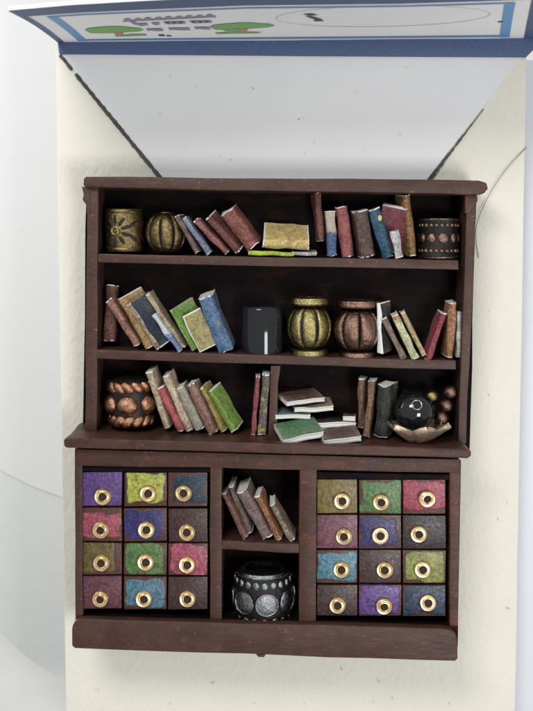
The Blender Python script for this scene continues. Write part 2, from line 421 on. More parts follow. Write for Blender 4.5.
def print_rect(bm, s0, s1, t0, t1, mi, off=0.5):
    nu = max(1, int(abs(s1-s0)*60)); nv = max(1, int(abs(t1-t0)*14))
    g = [[bm.verts.new(flap(s0+(s1-s0)*i/nu, t0+(t1-t0)*j/nv, off)) for i in range(nu+1)] for j in range(nv+1)]
    for j in range(nv):
        for i in range(nu):
            f = bm.faces.new((g[j][i], g[j][i+1], g[j+1][i+1], g[j+1][i])); f.material_index = mi
def print_poly(bm, pix, mi, off=0.6):
    f = bm.faces.new([bm.verts.new(flap(*st(*p), off)) for p in pix]); f.material_index = mi
bm = bmesh.new()
print_rect(bm, 0.0, 1.0, 0.80, 1.001, 0); print_rect(bm, 0.0, 0.014, 0.0, 0.80, 0); print_rect(bm, 0.954, 1.0, 0.0, 0.80, 0)
obj('navy_border', bm, M['navy'], card, smooth=False)
bm = bmesh.new()
print_rect(bm, 0.045, 0.063, 0.03, 0.755, 0); print_rect(bm, 0.904, 0.924, 0.03, 0.755, 0)
print_rect(bm, 0.063, 0.904, 0.725, 0.755, 0); print_rect(bm, 0.063, 0.904, 0.04, 0.075, 0)
obj('blue_line', bm, M['blue'], card, smooth=False)
bm = bmesh.new()
def blob(cx, cy, rx, ry, mi, n=26, jag=0.16, off=0.6):
    print_poly(bm, [(cx+rx*math.cos(2*math.pi*i/n)*(1+jag*noise.noise(Vector((i*1.3, cx, 0)))), cy+ry*math.sin(2*math.pi*i/n)*(1+2*jag*noise.noise(Vector((i*1.7, cy, 5))))) for i in range(n)], mi, off)
leaf = [(0, 0.1), (0.06, -0.45), (0.25, -0.8), (0.45, -1.0), (0.62, -1.0), (0.85, -0.55), (0.93, -0.5), (1, 0.05), (0.9, 0.5), (0.7, 0.7), (0.5, 0.95), (0.3, 1.0), (0.1, 0.95)]
for x0, x1, cy, ry in ((84.5, 144, 29.3, 3.5), (209.5, 275, 25.6, 3.4)):
    print_poly(bm, [(x0+(x1-x0)*u_, cy+ry*v_-(x0 > 200)*1.2*(u_-0.5)) for u_, v_ in leaf], 0)
for cx, cy in ((119, 33.4), (243.5, 29.6)):
    print_poly(bm, [(cx-4.5, cy-1.6), (cx+5.0, cy-1.9), (cx+3.2, cy+1.4), (cx-3.4, cy+1.7)], 1, 0.8)
print_poly(bm, [(118, 35.2), (132, 33.6), (146, 33.6), (147, 35.0), (132, 35.6), (114, 36.2)], 0)
print_poly(bm, [(215, 32.2), (236, 31.2), (262, 31.6), (258, 32.8), (232, 33.2), (217, 33.6)], 0)
print_poly(bm, [(222, 29.0), (238, 28.6), (240, 30.0), (226, 30.6)], 0, 0.8)
# grey house-like lettering blocks: a sawtooth roof row and two rows of windows
for k in range(9):
    x = 128+k*10.3; y = 19.9-k*0.52
    print_poly(bm, [(x-5.2, y+1.5), (x-3.2, y-1.7+0.5*(k % 2)), (x+1.6, y-2.0), (x+3.0, y-0.4), (x+5.3, y-0.6), (x+5.4, y+1.1)], 2)
print_poly(bm, [(130, 21.6), (135, 21.4), (140, 24.6), (135, 24.4)], 2)
for k, (xa, xb) in enumerate(((136, 147), (151, 159), (163, 185), (189, 211))):
    y = 24.2-k*0.9
    print_poly(bm, [(xa, y-1.3), (xb, y-1.7), (xb+1, y+0.6), (xa+5, y+1.4), (xa+2, y+0.6)], 2)
    if k > 1:
        for q_ in range(3): print_poly(bm, [(xa+3+q_*6.5, y-0.9), (xa+6+q_*6.5, y-1.0), (xa+6.5+q_*6.5, y+0.1), (xa+3.5+q_*6.5, y+0.3)], 3, 0.9)
for k, (xa, xb) in enumerate(((146, 162), (168, 189), (194, 209))):
    y = 29.4-k*0.8
    print_poly(bm, [(xa, y-1.3), (xb, y-1.5), (xb+1.5, y+1.2), (xa+9, y+1.1), (xa+5, y+0.6), (xa+2, y+1.1)], 2)
print_poly(bm, [(158, 34.2), (164, 34.0), (165, 35.6), (159, 35.6)], 3); print_poly(bm, [(166, 34.9), (171, 34.9), (172, 35.9), (167, 35.9)], 3)
for pts in ([(303, 13.5), (312, 13), (318, 14.5), (309, 15.2)], [(305, 15.6), (313, 16), (322, 18.6), (312, 18)], [(313, 19), (321, 18.6), (324, 20.6), (315, 20.8)], [(498, 21), (503, 20.6), (503, 21.6), (498, 22)]):
    print_poly(bm, pts, 3)
for k in range(60):     # the thin pencil-like oval
    a0, a1 = 2*math.pi*k/60, 2*math.pi*(k+1)/60
    e = lambda a, r: (383+(107+r)*math.cos(a), 15.8+(10.4+r*0.5)*math.sin(a)-0.02*(107*math.cos(a)))
    print_poly(bm, [e(a0, 0.35), e(a1, 0.35), e(a1, -0.35), e(a0, -0.35)], 4, 0.5)
obj('printed_picture', bm, [M['green_ink'], M['brown_ink'], M['grey_ink'], M['black_ink'], M['thin_ink']], card, smooth=False)

# hair on the card
bm = bmesh.new()
hp = [(527, 147), (519, 155), (508, 167), (497, 182), (488, 197), (481, 212), (476.5, 226), (476, 240), (477.5, 250), (478.5, 258)]
def crom(P, k=6):
    out = []
    for i in range(len(P)-1):
        a, b, c_, d = P[max(i-1, 0)], P[i], P[i+1], P[min(i+2, len(P)-1)]
        for j in range(k):
            t = j/k; out.append(0.5*((2*b)+(c_-a)*t+(2*a-5*b+4*c_-d)*t*t+(3*b-a-3*c_+d)*t**3))
    return out+[P[-1]]
tube(bm, crom([at(x, y, -1.2-2.5*math.sin(i/9*3.1)) for i, (x, y) in enumerate(hp)]), 0.3)
tag(obj('hair_strand', bm, plain('brown_hair', (0.05, 0.03, 0.02, 1), 0.5, 0)), 'thin dark curved hair lying on the cream card beside the dresser', 'hair')

lr = random.Random(3)
bm = bmesh.new()
for k in range(34):
    x, y = lr.choice([(lr.uniform(130, 450), lr.uniform(62, 165)), (lr.uniform(482, 515), lr.uniform(120, 690)), (lr.uniform(80, 500), lr.uniform(668, 705)), (lr.uniform(120, 440), lr.uniform(70, 160))])
    a_ = lr.uniform(0, 6.3); l_ = lr.uniform(0.6, 2.2) if k % 11 else lr.uniform(3, 5); y_ = -2.1
    tube(bm, [at(x+math.cos(a_+0.3*q)*l_*q/3, y+math.sin(a_+0.3*q)*l_*q/3, y_) for q in range(4)], lr.uniform(0.12, 0.3), 4)
tag(obj('lint_specks', bm, plain('grey_lint', (0.25, 0.23, 0.20, 1), 0.8, 0)), 'scattered tiny lint fibres and dust on the white flap and cream card', 'lint', kind='stuff')
# ------------------------------------------------------------------ dresser
YH, YB, YL, YC, YP = -44, -3, -66, -77, -76     # hutch front, back, lower front, counter front, plinth front
dr = thing('dresser', 'dark brown painted miniature dresser with open shelves and small drawers fixed on card', 'dresser', at(265, 655, -36))
def part(name, quad, y0, y1, mat='wood', bev=1.0, cuts=5, wob=0.9, seg=2):
    bm = board(quad, y0, y1, bev=bev, cuts=cuts, wob=wob, seg=seg)
    return obj(name, bm, M[mat], dr)
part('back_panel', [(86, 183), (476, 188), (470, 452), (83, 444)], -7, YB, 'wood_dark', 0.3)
crown = [(84, 178), (86, 176.2), (480, 180.6), (487, 183), (488, 189), (484, 193.6), (470, 194.6), (86, 187.6), (83.5, 185)]
part('crown', crown, -50, YB, 'wood', 1.5, 8, 1.0, 3)
lp = [(87, 186), (98, 186), (96.5, 434), (85.3, 433)]
part('side_panel', lp, YH, YB-0.5)
part('side_panel', [(467, 193), (477, 193), (466.3, 444), (458.4, 444)], YH, YB-0.5)
# scalloped brackets under the crown
part('bracket', [(81.5, 186.5), (90, 186.5), (90, 214), (86.5, 213), (86, 205), (82.5, 200), (83.5, 194)], YH-1.2, YH+14, 'wood', 0.8, 0, 0.4)
part('bracket', [(465, 194.6), (477.5, 195), (478, 201), (474, 207), (470, 213), (465.5, 214)], YH-1.2, YH+10, 'wood', 0.8, 0, 0.4)
part('shelf', [(97.5, 254), (458.5, 260), (458.5, 269.5), (97.5, 262.6)], YH-0.6, -7.4, 'wood', 0.8)
part('shelf', [(96.5, 350), (456, 360.8), (456, 370), (96.5, 359)], YH-0.6, -7.4, 'wood', 0.8)
part('divider', [(271, 366), (281, 366), (279.6, 374), (278, 384), (276.8, 437), (268, 437)], YH+0.4, -7.4, 'wood', 0.8, 2, 0.5)
ctr = [(64, 440), (66, 437.8), (468, 449), (471.5, 451), (471.5, 456), (468, 458.8), (67, 448.3), (64, 446)]
part('countertop', ctr, YC, YB-0.4, 'wood_red', 2.2, 8, 1.2, 3)
# lower cabinet
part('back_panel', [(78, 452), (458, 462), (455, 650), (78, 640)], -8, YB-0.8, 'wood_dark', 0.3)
part('side_panel', [(74.2, 449), (82, 449), (82.5, 638), (75.5, 638)], YL, YB-0.6, 'wood', 0.8)
part('side_panel', [(450, 461), (461.5, 461), (458, 645), (449.5, 645)], YL+0.5, YB-0.6, 'wood_red', 0.8)
part('top_rail', [(76, 449.5), (460, 459.4), (459, 473), (76, 465.6)], YL-1.6, YL+10, 'wood_red', 0.9)
part('stile', [(210, 466), (221.6, 466), (221.8, 630), (210, 630)], YL-0.8, -9, 'wood', 0.8)
part('stile', [(300, 466), (316.5, 466), (316, 634), (299, 634)], YL-0.8, -9, 'wood_red', 0.8)
part('shelf', [(221, 540.5), (300, 544.5), (300, 553.6), (221, 549)], YL+0.6, -9, 'wood', 0.8)
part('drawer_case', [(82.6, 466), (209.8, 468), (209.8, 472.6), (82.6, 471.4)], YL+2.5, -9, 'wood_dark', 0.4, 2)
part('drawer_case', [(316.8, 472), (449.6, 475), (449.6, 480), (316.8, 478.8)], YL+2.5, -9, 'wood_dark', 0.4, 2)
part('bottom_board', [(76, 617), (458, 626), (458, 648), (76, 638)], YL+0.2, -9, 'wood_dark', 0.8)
pl = [(72.2, 629), (73, 625), (75.3, 621.6), (79, 619.8), (84, 619.4), (444, 628.6), (449.5, 629.6), (453.6, 632), (456.4, 635.8), (457.6, 641), (458, 659), (455, 661.4), (75, 648.8), (72, 646.5)]
part('plinth', pl, YP, YL+0.4, 'wood', 1.3, 8, 0.9, 3)
part('base_drip', [(256, 654.5), (266, 654.5), (264, 657.5), (258, 657.3)], YP+1, YP+5, 'wood', 0.9, 0, 0.2)

# drawers: x columns, y rows, colours, knob centres
P = dict(
 purple=(srgb(98, 66, 138), srgb(76, 46, 116)), lime=(srgb(182, 190, 62), srgb(150, 158, 52)), teal=(srgb(24, 58, 78), srgb(16, 38, 54)),
 pink=(srgb(178, 78, 98), srgb(140, 52, 76)), indigo=(srgb(52, 50, 118), srgb(34, 34, 84)), bare=(srgb(70, 46, 44), srgb(60, 38, 36)),
 olive=(srgb(112, 102, 44), srgb(88, 78, 36)), green=(srgb(92, 134, 70), srgb(64, 106, 54)), rose=(srgb(186, 84, 108), srgb(150, 56, 80)),
 plum=(srgb(112, 62, 76), srgb(88, 48, 60)), steel=(srgb(84, 132, 156), srgb(58, 98, 120)), crimson=(srgb(176, 56, 84), srgb(146, 44, 72)),
 mauve=(srgb(122, 70, 88), srgb(98, 52, 70)), sky=(srgb(86, 142, 164), srgb(56, 112, 134)), gold=(srgb(128, 110, 46), srgb(104, 92, 40)),
 dark=(srgb(50, 36, 38), srgb(38, 28, 30)), violet=(srgb(106, 66, 156), srgb(70, 46, 108)), navy=(srgb(30, 58, 88), srgb(22, 40, 62)), moss=(srgb(150, 156, 72), srgb(112, 124, 52)))
LX = [(82.6, 121.6), (124, 166.6), (168.4, 207.4)]; LY = [(472.8, 506.5), (508.6, 541.5), (543.4, 575), (577, 609.3)]
RX = [(317, 357.4), (359.2, 401.4), (403, 445.8)]; RY = [(480, 513.8), (515.6, 548.8), (550.6, 583.4), (585.4, 616.2)]
full = (0, 0, 24, 20)
LD = [('purple', full), ('lime', (1, 1.5, 17, 14)), ('teal', (1.5, 1, 16, 13)),
      ('pink', (-3, -1, 19, 12)), ('indigo', (-1, 0.5, 18, 14)), ('bare', full),
      ('olive', (-5, 2, 16, 15)), ('green', (0, 1, 18, 15)), ('rose', (1, 0, 18, 15)),
      ('plum', full), ('steel', (-1, 0, 18, 13)), ('bare', full)]
RD = [('gold', full), ('green', (0, 0, 19, 15)), ('crimson', (1, 1.5, 21, 14)),
      ('mauve', full), ('indigo', (-2, 0, 18, 14)), ('dark', full),
      ('sky', (-1, 0.5, 19, 13)), ('bare', full), ('moss', (0, 0.5, 18, 14)),
      ('bare', full), ('violet', (0, 1, 19, 15)), ('navy', (0, 0, 20, 14))]
LK = [(102.7, 496.4), (148.2, 493.3), (183.8, 492.7), (100.9, 529.6), (146.4, 529.6), (187.2, 532), (101.5, 562.7), (145.8, 562), (187.2, 564.6), (100.6, 598.6), (143.9, 598.6), (187.6, 598.6)]
RK = [(342.1, 500.4), (381.3, 501.7), (426.6, 498.2), (344, 536.1), (380, 535.5), (418.7, 533.6), (341.5, 569.3), (384.8, 569.6), (422.5, 569), (337.6, 605), (383.9, 605.7), (427.9, 602.5)]
WORDS = dict(purple='purple', lime='lime green', teal='dark teal', pink='dusty pink', indigo='indigo blue', bare='bare brown', olive='olive', green='leaf green', rose='rose pink', plum='dull plum', steel='steel blue', crimson='crimson pink', mauve='dull mauve', sky='light blue', gold='golden olive', dark='nearly black brown', violet='violet', navy='navy blue', moss='moss yellow')
def knob_mesh(c):
    bm = bmesh.new(); T = Matrix.Rotation(R(rnd.uniform(-9, 5)), 3, 'X') @ Matrix.Rotation(R(rnd.uniform(-8, 8)), 3, 'Z')
    prof = [(3.5, -0.9), (3.4, -1.8), (3.6, -3.4), (3.8, -3.6), (4.5, -4.4), (5.2, -4.3), (5.6, -3.6), (5.8, -3.1), (6.4, -3.3), (7.3, -3.4), (8.1, -2.7), (8.6, -1.5), (8.4, 0.4)]
    n = 30; rows = []
    for r, y in prof:
        rows.append([bm.verts.new(c+T @ Vector((r*math.cos(2*math.pi*i/n), y, r*math.sin(2*math.pi*i/n)))) for i in range(n)])
    for j in range(len(rows)-1):
        for i in range(n): bm.faces.new((rows[j][i], rows[j][(i+1) % n], rows[j+1][(i+1) % n], rows[j+1][i]))
    f = bm.faces.new([bm.verts.new(v.co+Vector((0, -0.3, 0))) for v in rows[0]]); f.material_index = 1
    bmesh.ops.recalc_face_normals(bm, faces=bm.faces[:])
    return bm
YD = YL+3.0
for XS, YS, DD, KK, slope in ((LX, LY, LD, LK, 0.008), (RX, RY, RD, RK, 0.006)):
    for i in range(12):
        cx, ry = XS[i % 3], YS[i//3]; nm, rect = DD[i]
        j = lambda: rnd.uniform(-0.35, 0.35)
        dy = slope*(cx[0]-XS[0][0])-0.6; sh = -0.4*(i//3)
        q = [(cx[0]+j()+sh*0, ry[0]+dy+j()), (cx[1]+j(), ry[0]+dy+j()), (cx[1]+j(), ry[1]+dy+j()), (cx[0]+j(), ry[1]+dy+j())]
        yd = YD+rnd.uniform(-0.7, 0.7)
        bm = board(q, yd, -12, bev=0.7, cuts=1, wob=0.25)
        cc = at((cx[0]+cx[1])/2, (ry[0]+ry[1])/2+dy, yd)
        c1, c2 = P[nm]
        o = obj('drawer', bm, drawer_mat(c1, c2, rect), dr, origin=cc)
        o['label'] = 'drawer front painted '+WORDS[nm] if nm not in ('bare',) else 'drawer front left bare brown'
        k = knob_mesh(at(*KK[i], yd)+Vector((0, -0.2, 0)))
        ko = obj('knob', k, [M['gold'], M['hole']], o, origin=at(*KK[i], yd))

# ------------------------------------------------------------------ books
PAGES = M['pages']
def book(label, pb, pt, Y, th, W, a=0.0, mat=None, Yt=None, pages=None, spine=None, rounded=0.5, group='small paper books in the dresser', bulge=0.0, cover_th=0.9, warp=1.1, spine_mat=None):
    """pb, pt: foot and head of the spine's middle line; Y depth of the spine; a: turn about the spine, degrees"""
    A = at(*pb, Y); B = at(*pt, Y if Yt is None else Yt)
    H = (B-A).length; u = (B-A).normalized(); th *= 0.88
    d0 = Vector((0, 1, 0)); d0 = (d0-u*d0.dot(u)).normalized(); w0 = d0.cross(u).normalized()
    ca, sa = math.cos(R(a)), math.sin(R(a))
    d = d0*ca+w0*sa; wv = w0*ca-d0*sa
    X = lambda x, y, z: A+wv*x+d*y+u*z
    t = thing('book', label, 'book', A, group)
    sd = rnd.random()*100
    # cover: C-shaped outline (x thickness, y depth) swept along the height
    h = th/2; r = min(h*rounded, 3.2); c = cover_th
    out = [(h, W)]
    out += [(h, r)]
    for k in range(1, 8):
        an = math.pi/2*k/4
        out.append((h*math.cos(an) if k != 4 else 0.0, r-r*math.sin(an)-bulge*math.sin(an)) if False else (h*math.cos(math.pi*k/8), r-(r+bulge)*math.sin(math.pi*k/8)))
    out += [(-h, r), (-h, W)]
    inn = [(x*(h-c)/h, y+c*0.8 if 0 < i < len(out)-1 else y) for i, (x, y) in enumerate(out)]
    bm = bmesh.new(); oR, iR = [], []; er = random.Random(int(sd*1000))
    zs = [0, er.uniform(0.5, 1.3)]+[H*q/9 for q in range(1, 9)]+[H-er.uniform(0.5, 1.3), H]; NZ = len(zs)-1
    for j in range(NZ+1):
        z = zs[j]
        ro, ri = [], []
        for k, ((x, y), (xi, yi)) in enumerate(zip(out, inn)):
            q = Vector((x*0.2+sd, y*0.06, z*0.07))
            n1 = Vector((noise.noise(q), noise.noise(q+Vector((5, 0, 0))), noise.noise(q+Vector((0, 8, 0)))*0.8))*warp*1.4
            ez = 0.0
            ro.append(bm.verts.new(X(x, y, z+ez)+n1)); ri.append(bm.verts.new(X(xi, yi, z+ez)+n1))
        oR.append(ro); iR.append(ri)
    K = len(out)
    for j in range(NZ):
        for k in range(K-1):
            f1 = bm.faces.new((oR[j][k], oR[j][k+1], oR[j+1][k+1], oR[j+1][k])); f2 = bm.faces.new((iR[j][k], iR[j+1][k], iR[j+1][k+1], iR[j][k+1]))
            if spine_mat and 1 <= k < K-2: f1.material_index = 1
            if j in (0, NZ-1) and er.random() < (0.75 if j else 0.5): f1.material_index = 2
        for k in (0, K-1): bm.faces.new((oR[j][k], oR[j+1][k], iR[j+1][k], iR[j][k])).material_index = 2
    for j in (0, NZ):
        for k in range(K-1): bm.faces.new((oR[j][k], iR[j][k], iR[j][k+1], oR[j][k+1])).material_index = 2
    bmesh.ops.recalc_face_normals(bm, faces=bm.faces[:])
    obj('cover', bm, [mat, spine_mat or mat, M['edge']], t)
    # pages block, a hair inside the cover, wavy top
    bm = bmesh.new(); hp_, e = h-c-0.12, 0.25
    if hp_ > 0.2:
        g = []
        ny, nz = 5, 7
        def pg(x, y, z):
            q = Vector((x*0.2+sd, y*0.06, z*0.07))
            n1 = Vector((noise.noise(q), noise.noise(q+Vector((5, 0, 0))), noise.noise(q+Vector((0, 8, 0)))*0.8))*warp*1.4
            if z > H-1: z += noise.noise(Vector((x*0.9+sd, y*0.3, 3)))*0.5
            return X(x, y, z)+n1
        pts = [(-hp_, r+c), (-hp_*0.5, c+0.4*r), (hp_*0.5, c+0.4*r), (hp_, r+c), (hp_, W-0.8), (0, W-1.4), (-hp_, W-0.8)]
        NP = 8; rws = [[bm.verts.new(pg(x, y, e+(H-2*e)*j/NP)) for x, y in pts] for j in range(NP+1)]
        bm.faces.new(rws[0][::-1]); bm.faces.new(rws[-1])
        for j in range(NP):
            for k in range(len(pts)): bm.faces.new((rws[j][k], rws[j][(k+1) % len(pts)], rws[j+1][(k+1) % len(pts)], rws[j+1][k]))
        bmesh.ops.recalc_face_normals(bm, faces=bm.faces[:])
        obj('pages', bm, pages or PAGES, t, smooth=False)
    else: bm.free()
    return t
def lying(label, pc, Y, L, W, th, mat, rz=0, tx=0, ty=0, pages=None, group='little books heaped on the counter'):
    """book lying down, fore edge towards us; pc pixel of the middle of its front lower edge; tx raises the back, ty raises the right end"""
    t = thing('book', label, 'book', at(*pc, Y), group); A = at(*pc, Y); th *= 0.86
    Mx = Matrix.Rotation(R(rz), 3, 'Z') @ Matrix.Rotation(R(-ty), 3, 'Y') @ Matrix.Rotation(R(tx), 3, 'X')
    sd = rnd.random()*60
    X = lambda x, y, z: A+Mx @ Vector((x, y, z))
    bm = bmesh.new(); c = 1.0
    out = [(0, 0), (W-2, 0)]+[(W-2+2.2*math.sin(math.pi*k/6), th/2-th/2*math.cos(math.pi*k/6)) for k in range(1, 6)]+[(W-2, th), (0, th)]
    inn = [(y-(c if 0 < i < len(out)-1 else 0), th/2+(z-th/2)*(th/2-c)/(th/2)) for i, (y, z) in enumerate(out)]
    NX = 8; oR, iR = [], []
    for j in range(NX+1):
        x = -L/2+L*j/NX; ro, ri = [], []
        for (y, z), (yi, zi) in zip(out, inn):
            n1 = noise.noise(Vector((x*0.05+sd, y*0.06, 0)))*1.5
            ro.append(bm.verts.new(X(x, y, z+n1))); ri.append(bm.verts.new(X(x, yi, zi+n1)))
        oR.append(ro); iR.append(ri)
    K = len(out)
    for j in range(NX):
        for k in range(K-1):
            bm.faces.new((oR[j][k], oR[j][k+1], oR[j+1][k+1], oR[j+1][k])); bm.faces.new((iR[j][k], iR[j+1][k], iR[j+1][k+1], iR[j][k+1]))
        for k in (0, K-1): bm.faces.new((oR[j][k], oR[j+1][k], iR[j+1][k], iR[j][k])).material_index = 1
    for j in (0, NX):
        for k in range(K-1): bm.faces.new((oR[j][k], iR[j][k], iR[j][k+1], oR[j][k+1])).material_index = 1
    bmesh.ops.recalc_face_normals(bm, faces=bm.faces[:]); obj('cover', bm, [mat, M['edge']], t)
    bm = bmesh.new(); rows = []
    for j in range(NX+1):
        x = (-L/2+L*j/NX)*(1-0.5/L); row = []
        for (y, z) in ((0.4, c), (W-2.5, c), (W-1.5, th/2), (W-2.5, th-c), (0.4, th-c), (1.0, th/2)):
            n1 = noise.noise(Vector((x*0.05+sd, y*0.06, 0)))*1.5
            row.append(bm.verts.new(X(x, y, z+n1)))
        rows.append(row)
    for j in range(NX):
        for k in range(6): bm.faces.new((rows[j][k], rows[j][(k+1) % 6], rows[j+1][(k+1) % 6], rows[j+1][k]))
    bm.faces.new(rows[0]); bm.faces.new(rows[-1][::-1]); bmesh.ops.recalc_face_normals(bm, faces=bm.faces[:])
    obj('pages', bm, pages or PAGES, t, smooth=False)
    return t
def pm(c1, c2, c3=None, **k): return paper('printed_cover', srgb(*c1), srgb(*c2), srgb(*c3) if c3 else None, **k)
G1, G2, G3, G4 = 'books on the top shelf', 'books on the middle shelf', 'books standing on the counter', 'books in the centre cubby'
W_ = (232, 230, 224)
# top shelf
book('thin dark grey-brown leaning book beside the round ribbed brass bead', (197, 253), (177, 216), -40, 5, 24, 5, pm((110, 90, 84), (70, 62, 64)), group=G1)
book('slim blue-grey speckled leaning book on the top shelf', (209, 253.5), (184, 218), -41, 6, 24, 3, pm((120, 134, 158), (84, 92, 116), (150, 150, 160)), group=G1)
book('slim pinkish brown leaning book just before the dark red-brown books', (227, 253), (195, 220), -41, 6, 25, 4, pm((142, 92, 86), (112, 68, 64)), group=G1)
book('dark maroon book with pale foot leaning between two lighter red-brown ones', (238, 252), (207, 218), -38, 9, 24, 18, pm((104, 60, 56), (76, 44, 42)), group=G1, Yt=-41)
book('wide rusty red-brown book leaning against its maroon neighbours', (253, 247), (227, 212), -36, 17, 26, 8, pm((136, 82, 74), (104, 58, 52)), Yt=-41, group=G1, bulge=1.5)
book('flat yellow-green booklet lying under the tan-gold book', (248, 252.8), (293, 254.2), -42, 4.6, 22, 0, pm((168, 184, 78), (140, 160, 60)), group=G1)
book('tan-gold book lying tilted on the top shelf', (263, 244.5), (309, 246), -42, 12, 29, -33, pm((196, 176, 118), (170, 148, 92)), group=G1, bulge=1)
book('small grey-white booklet poking out beneath the tan-gold book', (292, 253.6), (317, 254.4), -40, 4, 18, -6, pm((190, 186, 180), (120, 112, 108)), group=G1)
book('narrow red-brown book hanging just below the crown above the tan-gold book', (323, 241), (318, 193), -30, 7, 20, -8, pm((112, 66, 60), (84, 48, 44)), group=G1)
book('upright book with cream top half and blue lower half', (332.5, 256), (330, 211), -40, 10, 24, 0, pm((70, 92, 132), (44, 58, 92), (186, 176, 150), split=22), group=G1, Yt=-41.5)
book('rounded brick-red book next to the cream and blue one', (348, 257), (341, 207), -39, 13, 25, 6, pm((146, 82, 80), (118, 62, 62)), group=G1, bulge=1.5, Yt=-41)
book('chocolate brown speckled book between the brick-red and teal books', (369, 257), (361, 211), -37, 16, 22, -4, pm((92, 70, 64), (68, 50, 46)), group=G1, Yt=-41)
teal = book('deep teal book with small gold emblem on its spine', (388.5, 257.5), (374, 209), -39, 12, 24, 3, pm((46, 88, 112), (30, 62, 84)), group=G1, Yt=-41)
bm = bmesh.new(); ellipsoid(bm, at(380, 218, -41.2), 1.9, 0.5, 2.8); obj('emblem', bm, ink('gold_print', (0.5, 0.36, 0.12, 1), (0.7, 0.55, 0.2, 1)), teal)
book('small white folded booklet before the crimson book', (396, 258), (391, 231), -43, 2.6, 10, 50, pm((206, 206, 206), (160, 160, 162)), group=G1)
book('tall crimson book turned to show its front cover', (405.5, 255), (408.5, 209), -20, 4, 26, -60, pm((128, 62, 74), (92, 40, 52)), Yt=-41, group=G1)
book('tall golden brown book leaning beside the small bronze barrel bead', (414, 256), (407, 195), -35, 8, 22, -14, pm((132, 100, 62), (92, 66, 40), (164, 136, 96), sc=1.4), group=G1, Yt=-41, bulge=1)
# middle shelf
book('dark rust-brown rounded book standing at the shelf end', (108.5, 341), (112, 285), -22, 14, 20, -4, pm((112, 72, 60), (76, 46, 40)), group=G2, bulge=1.2, Yt=-18)
book('pinkish tan speckled book leaning on the middle shelf', (136.5, 345.5), (109, 300), -38, 8, 24, 4, pm((160, 120, 100), (124, 88, 74), (96, 70, 60)), group=G2)
book('golden tan book with its cover edge showing behind the navy one', (147, 349), (119, 299), -40, 6, 27, 46, pm((172, 142, 96), (140, 112, 72)), group=G2, Yt=-42)
book('navy covered book with mottled beige spine', (157.5, 349.5), (127, 305), -43, 8, 27, 48, pm((34, 46, 62), (20, 30, 44), grain=0.15), group=G2, Yt=-45, spine_mat=pm((176, 160, 130), (110, 96, 84)))
book('thin beige book leaning behind the small blue and white one', (183, 348), (147, 294), -38, 5.5, 22, 4, pm((174, 160, 132), (140, 126, 104)), group=G2)
book('small blue and white speckled booklet leaning in front of the navy cover', (180, 351.5), (153, 315), -47, 5, 8, 6, pm((84, 110, 158), (130, 140, 160), (206, 208, 214), split=16), group=G2)
book('bright grass-green book turned with white page edge on top', (192, 351), (170, 311), -38, 3.2, 27, 58, pm((112, 146, 62), (84, 120, 44)), group=G2, Yt=-45, spine_mat=pm((140, 160, 92), (100, 130, 60)))
book('small olive-beige book with white edges before the grass-green one', (199.5, 353), (182, 316), -42, 3, 19, 66, pm((160, 150, 96), (130, 122, 76)), group=G2, Yt=-44, spine_mat=plain('white_edge', (0.75, 0.74, 0.7, 1)))
book('thick blue book with yellow flecks and crumpled white top', (226, 351.5), (205, 297), -38, 17, 25, 4, pm((86, 118, 156), (58, 86, 122), (136, 138, 112)), group=G2, Yt=-45, bulge=2)
book('white-spined book standing beside the copper pot', (380, 353.5), (378.5, 303), -41, 5, 26, 28, pm((64, 52, 50), (44, 36, 36)), group=G2, spine_mat=plain('white_edge', (0.78, 0.78, 0.78, 1)))
book('thin grey-brown speckled book next to the white-spined book', (404, 358.5), (384, 318), -43, 6.5, 22, 3, pm((128, 112, 100), (92, 78, 70)), group=G2)
book('cream and pale green leaning book on the middle shelf', (416, 359), (395, 315), -43, 8, 22, 4, pm((198, 196, 160), (168, 176, 136), (150, 110, 84), split=36), group=G2, Yt=-45)
book('slim beige and gold leaning book after the cream one', (424.5, 356), (403, 313), -40, 5.5, 22, 4, pm((188, 168, 126), (150, 130, 96), (110, 96, 84)), group=G2)
book('slim crimson book leaning the opposite way to its neighbours', (428.5, 360.5), (444.5, 313), -42, 6, 22, -3, pm((142, 60, 74), (110, 42, 56)), group=G2, Yt=-44)
book('upright brown and gold flecked book wedged beside a white one', (450, 358), (454, 303), -38, 8, 23, -3, pm((160, 116, 80), (116, 78, 56), (180, 150, 110), sc=1.5), group=G2, Yt=-41)
book('narrow white book at the shelf end beside the side panel', (459.5, 357.5), (459.6, 312), -36, 5, 20, 0, pm((216, 214, 212), (190, 188, 186), grain=0.15), group=G2)
# on the counter, standing
book('tall beige book leaning against the big copper bead', (167, 428), (149, 372), -38, 7.5, 24, 8, pm((188, 172, 144), (150, 136, 112), (196, 190, 176)), Yt=-44, group=G3)
book('short red patterned book leaning in front of the beige ones', (181, 431), (160, 388), -47, 7, 15, 4, pm((166, 84, 88), (132, 58, 64)), group=G3, Yt=-48)
book('cream leaning book right behind the short red one', (189, 431), (165.5, 376), -40, 8, 24, 8, pm((196, 182, 158), (158, 142, 120)), Yt=-45, group=G3)
book('pale grey leaning book with crumpled white pages', (200, 429.5), (179, 388), -42, 11, 22, 6, pm((158, 152, 138), (128, 122, 110)), Yt=-45, group=G3, bulge=1)
book('dusty pink-brown leaning book between the grey and the gold-green one', (212.5, 433.5), (189.5, 385), -44, 9.5, 22, 12, pm((150, 116, 104), (116, 86, 78)), Yt=-46, group=G3)
book('narrow gold-green book leaning against the bright green one', (222.5, 432), (201, 388), -42, 5.5, 22, 18, pm((160, 148, 84), (128, 112, 62), (176, 128, 80)), Yt=-44, group=G3)
book('bright leaf-green book ending the leaning row on the counter', (233, 431.5), (209.5, 391), -42, 8, 22, 22, pm((120, 152, 70), (92, 126, 50), (150, 168, 90)), Yt=-44, group=G3)
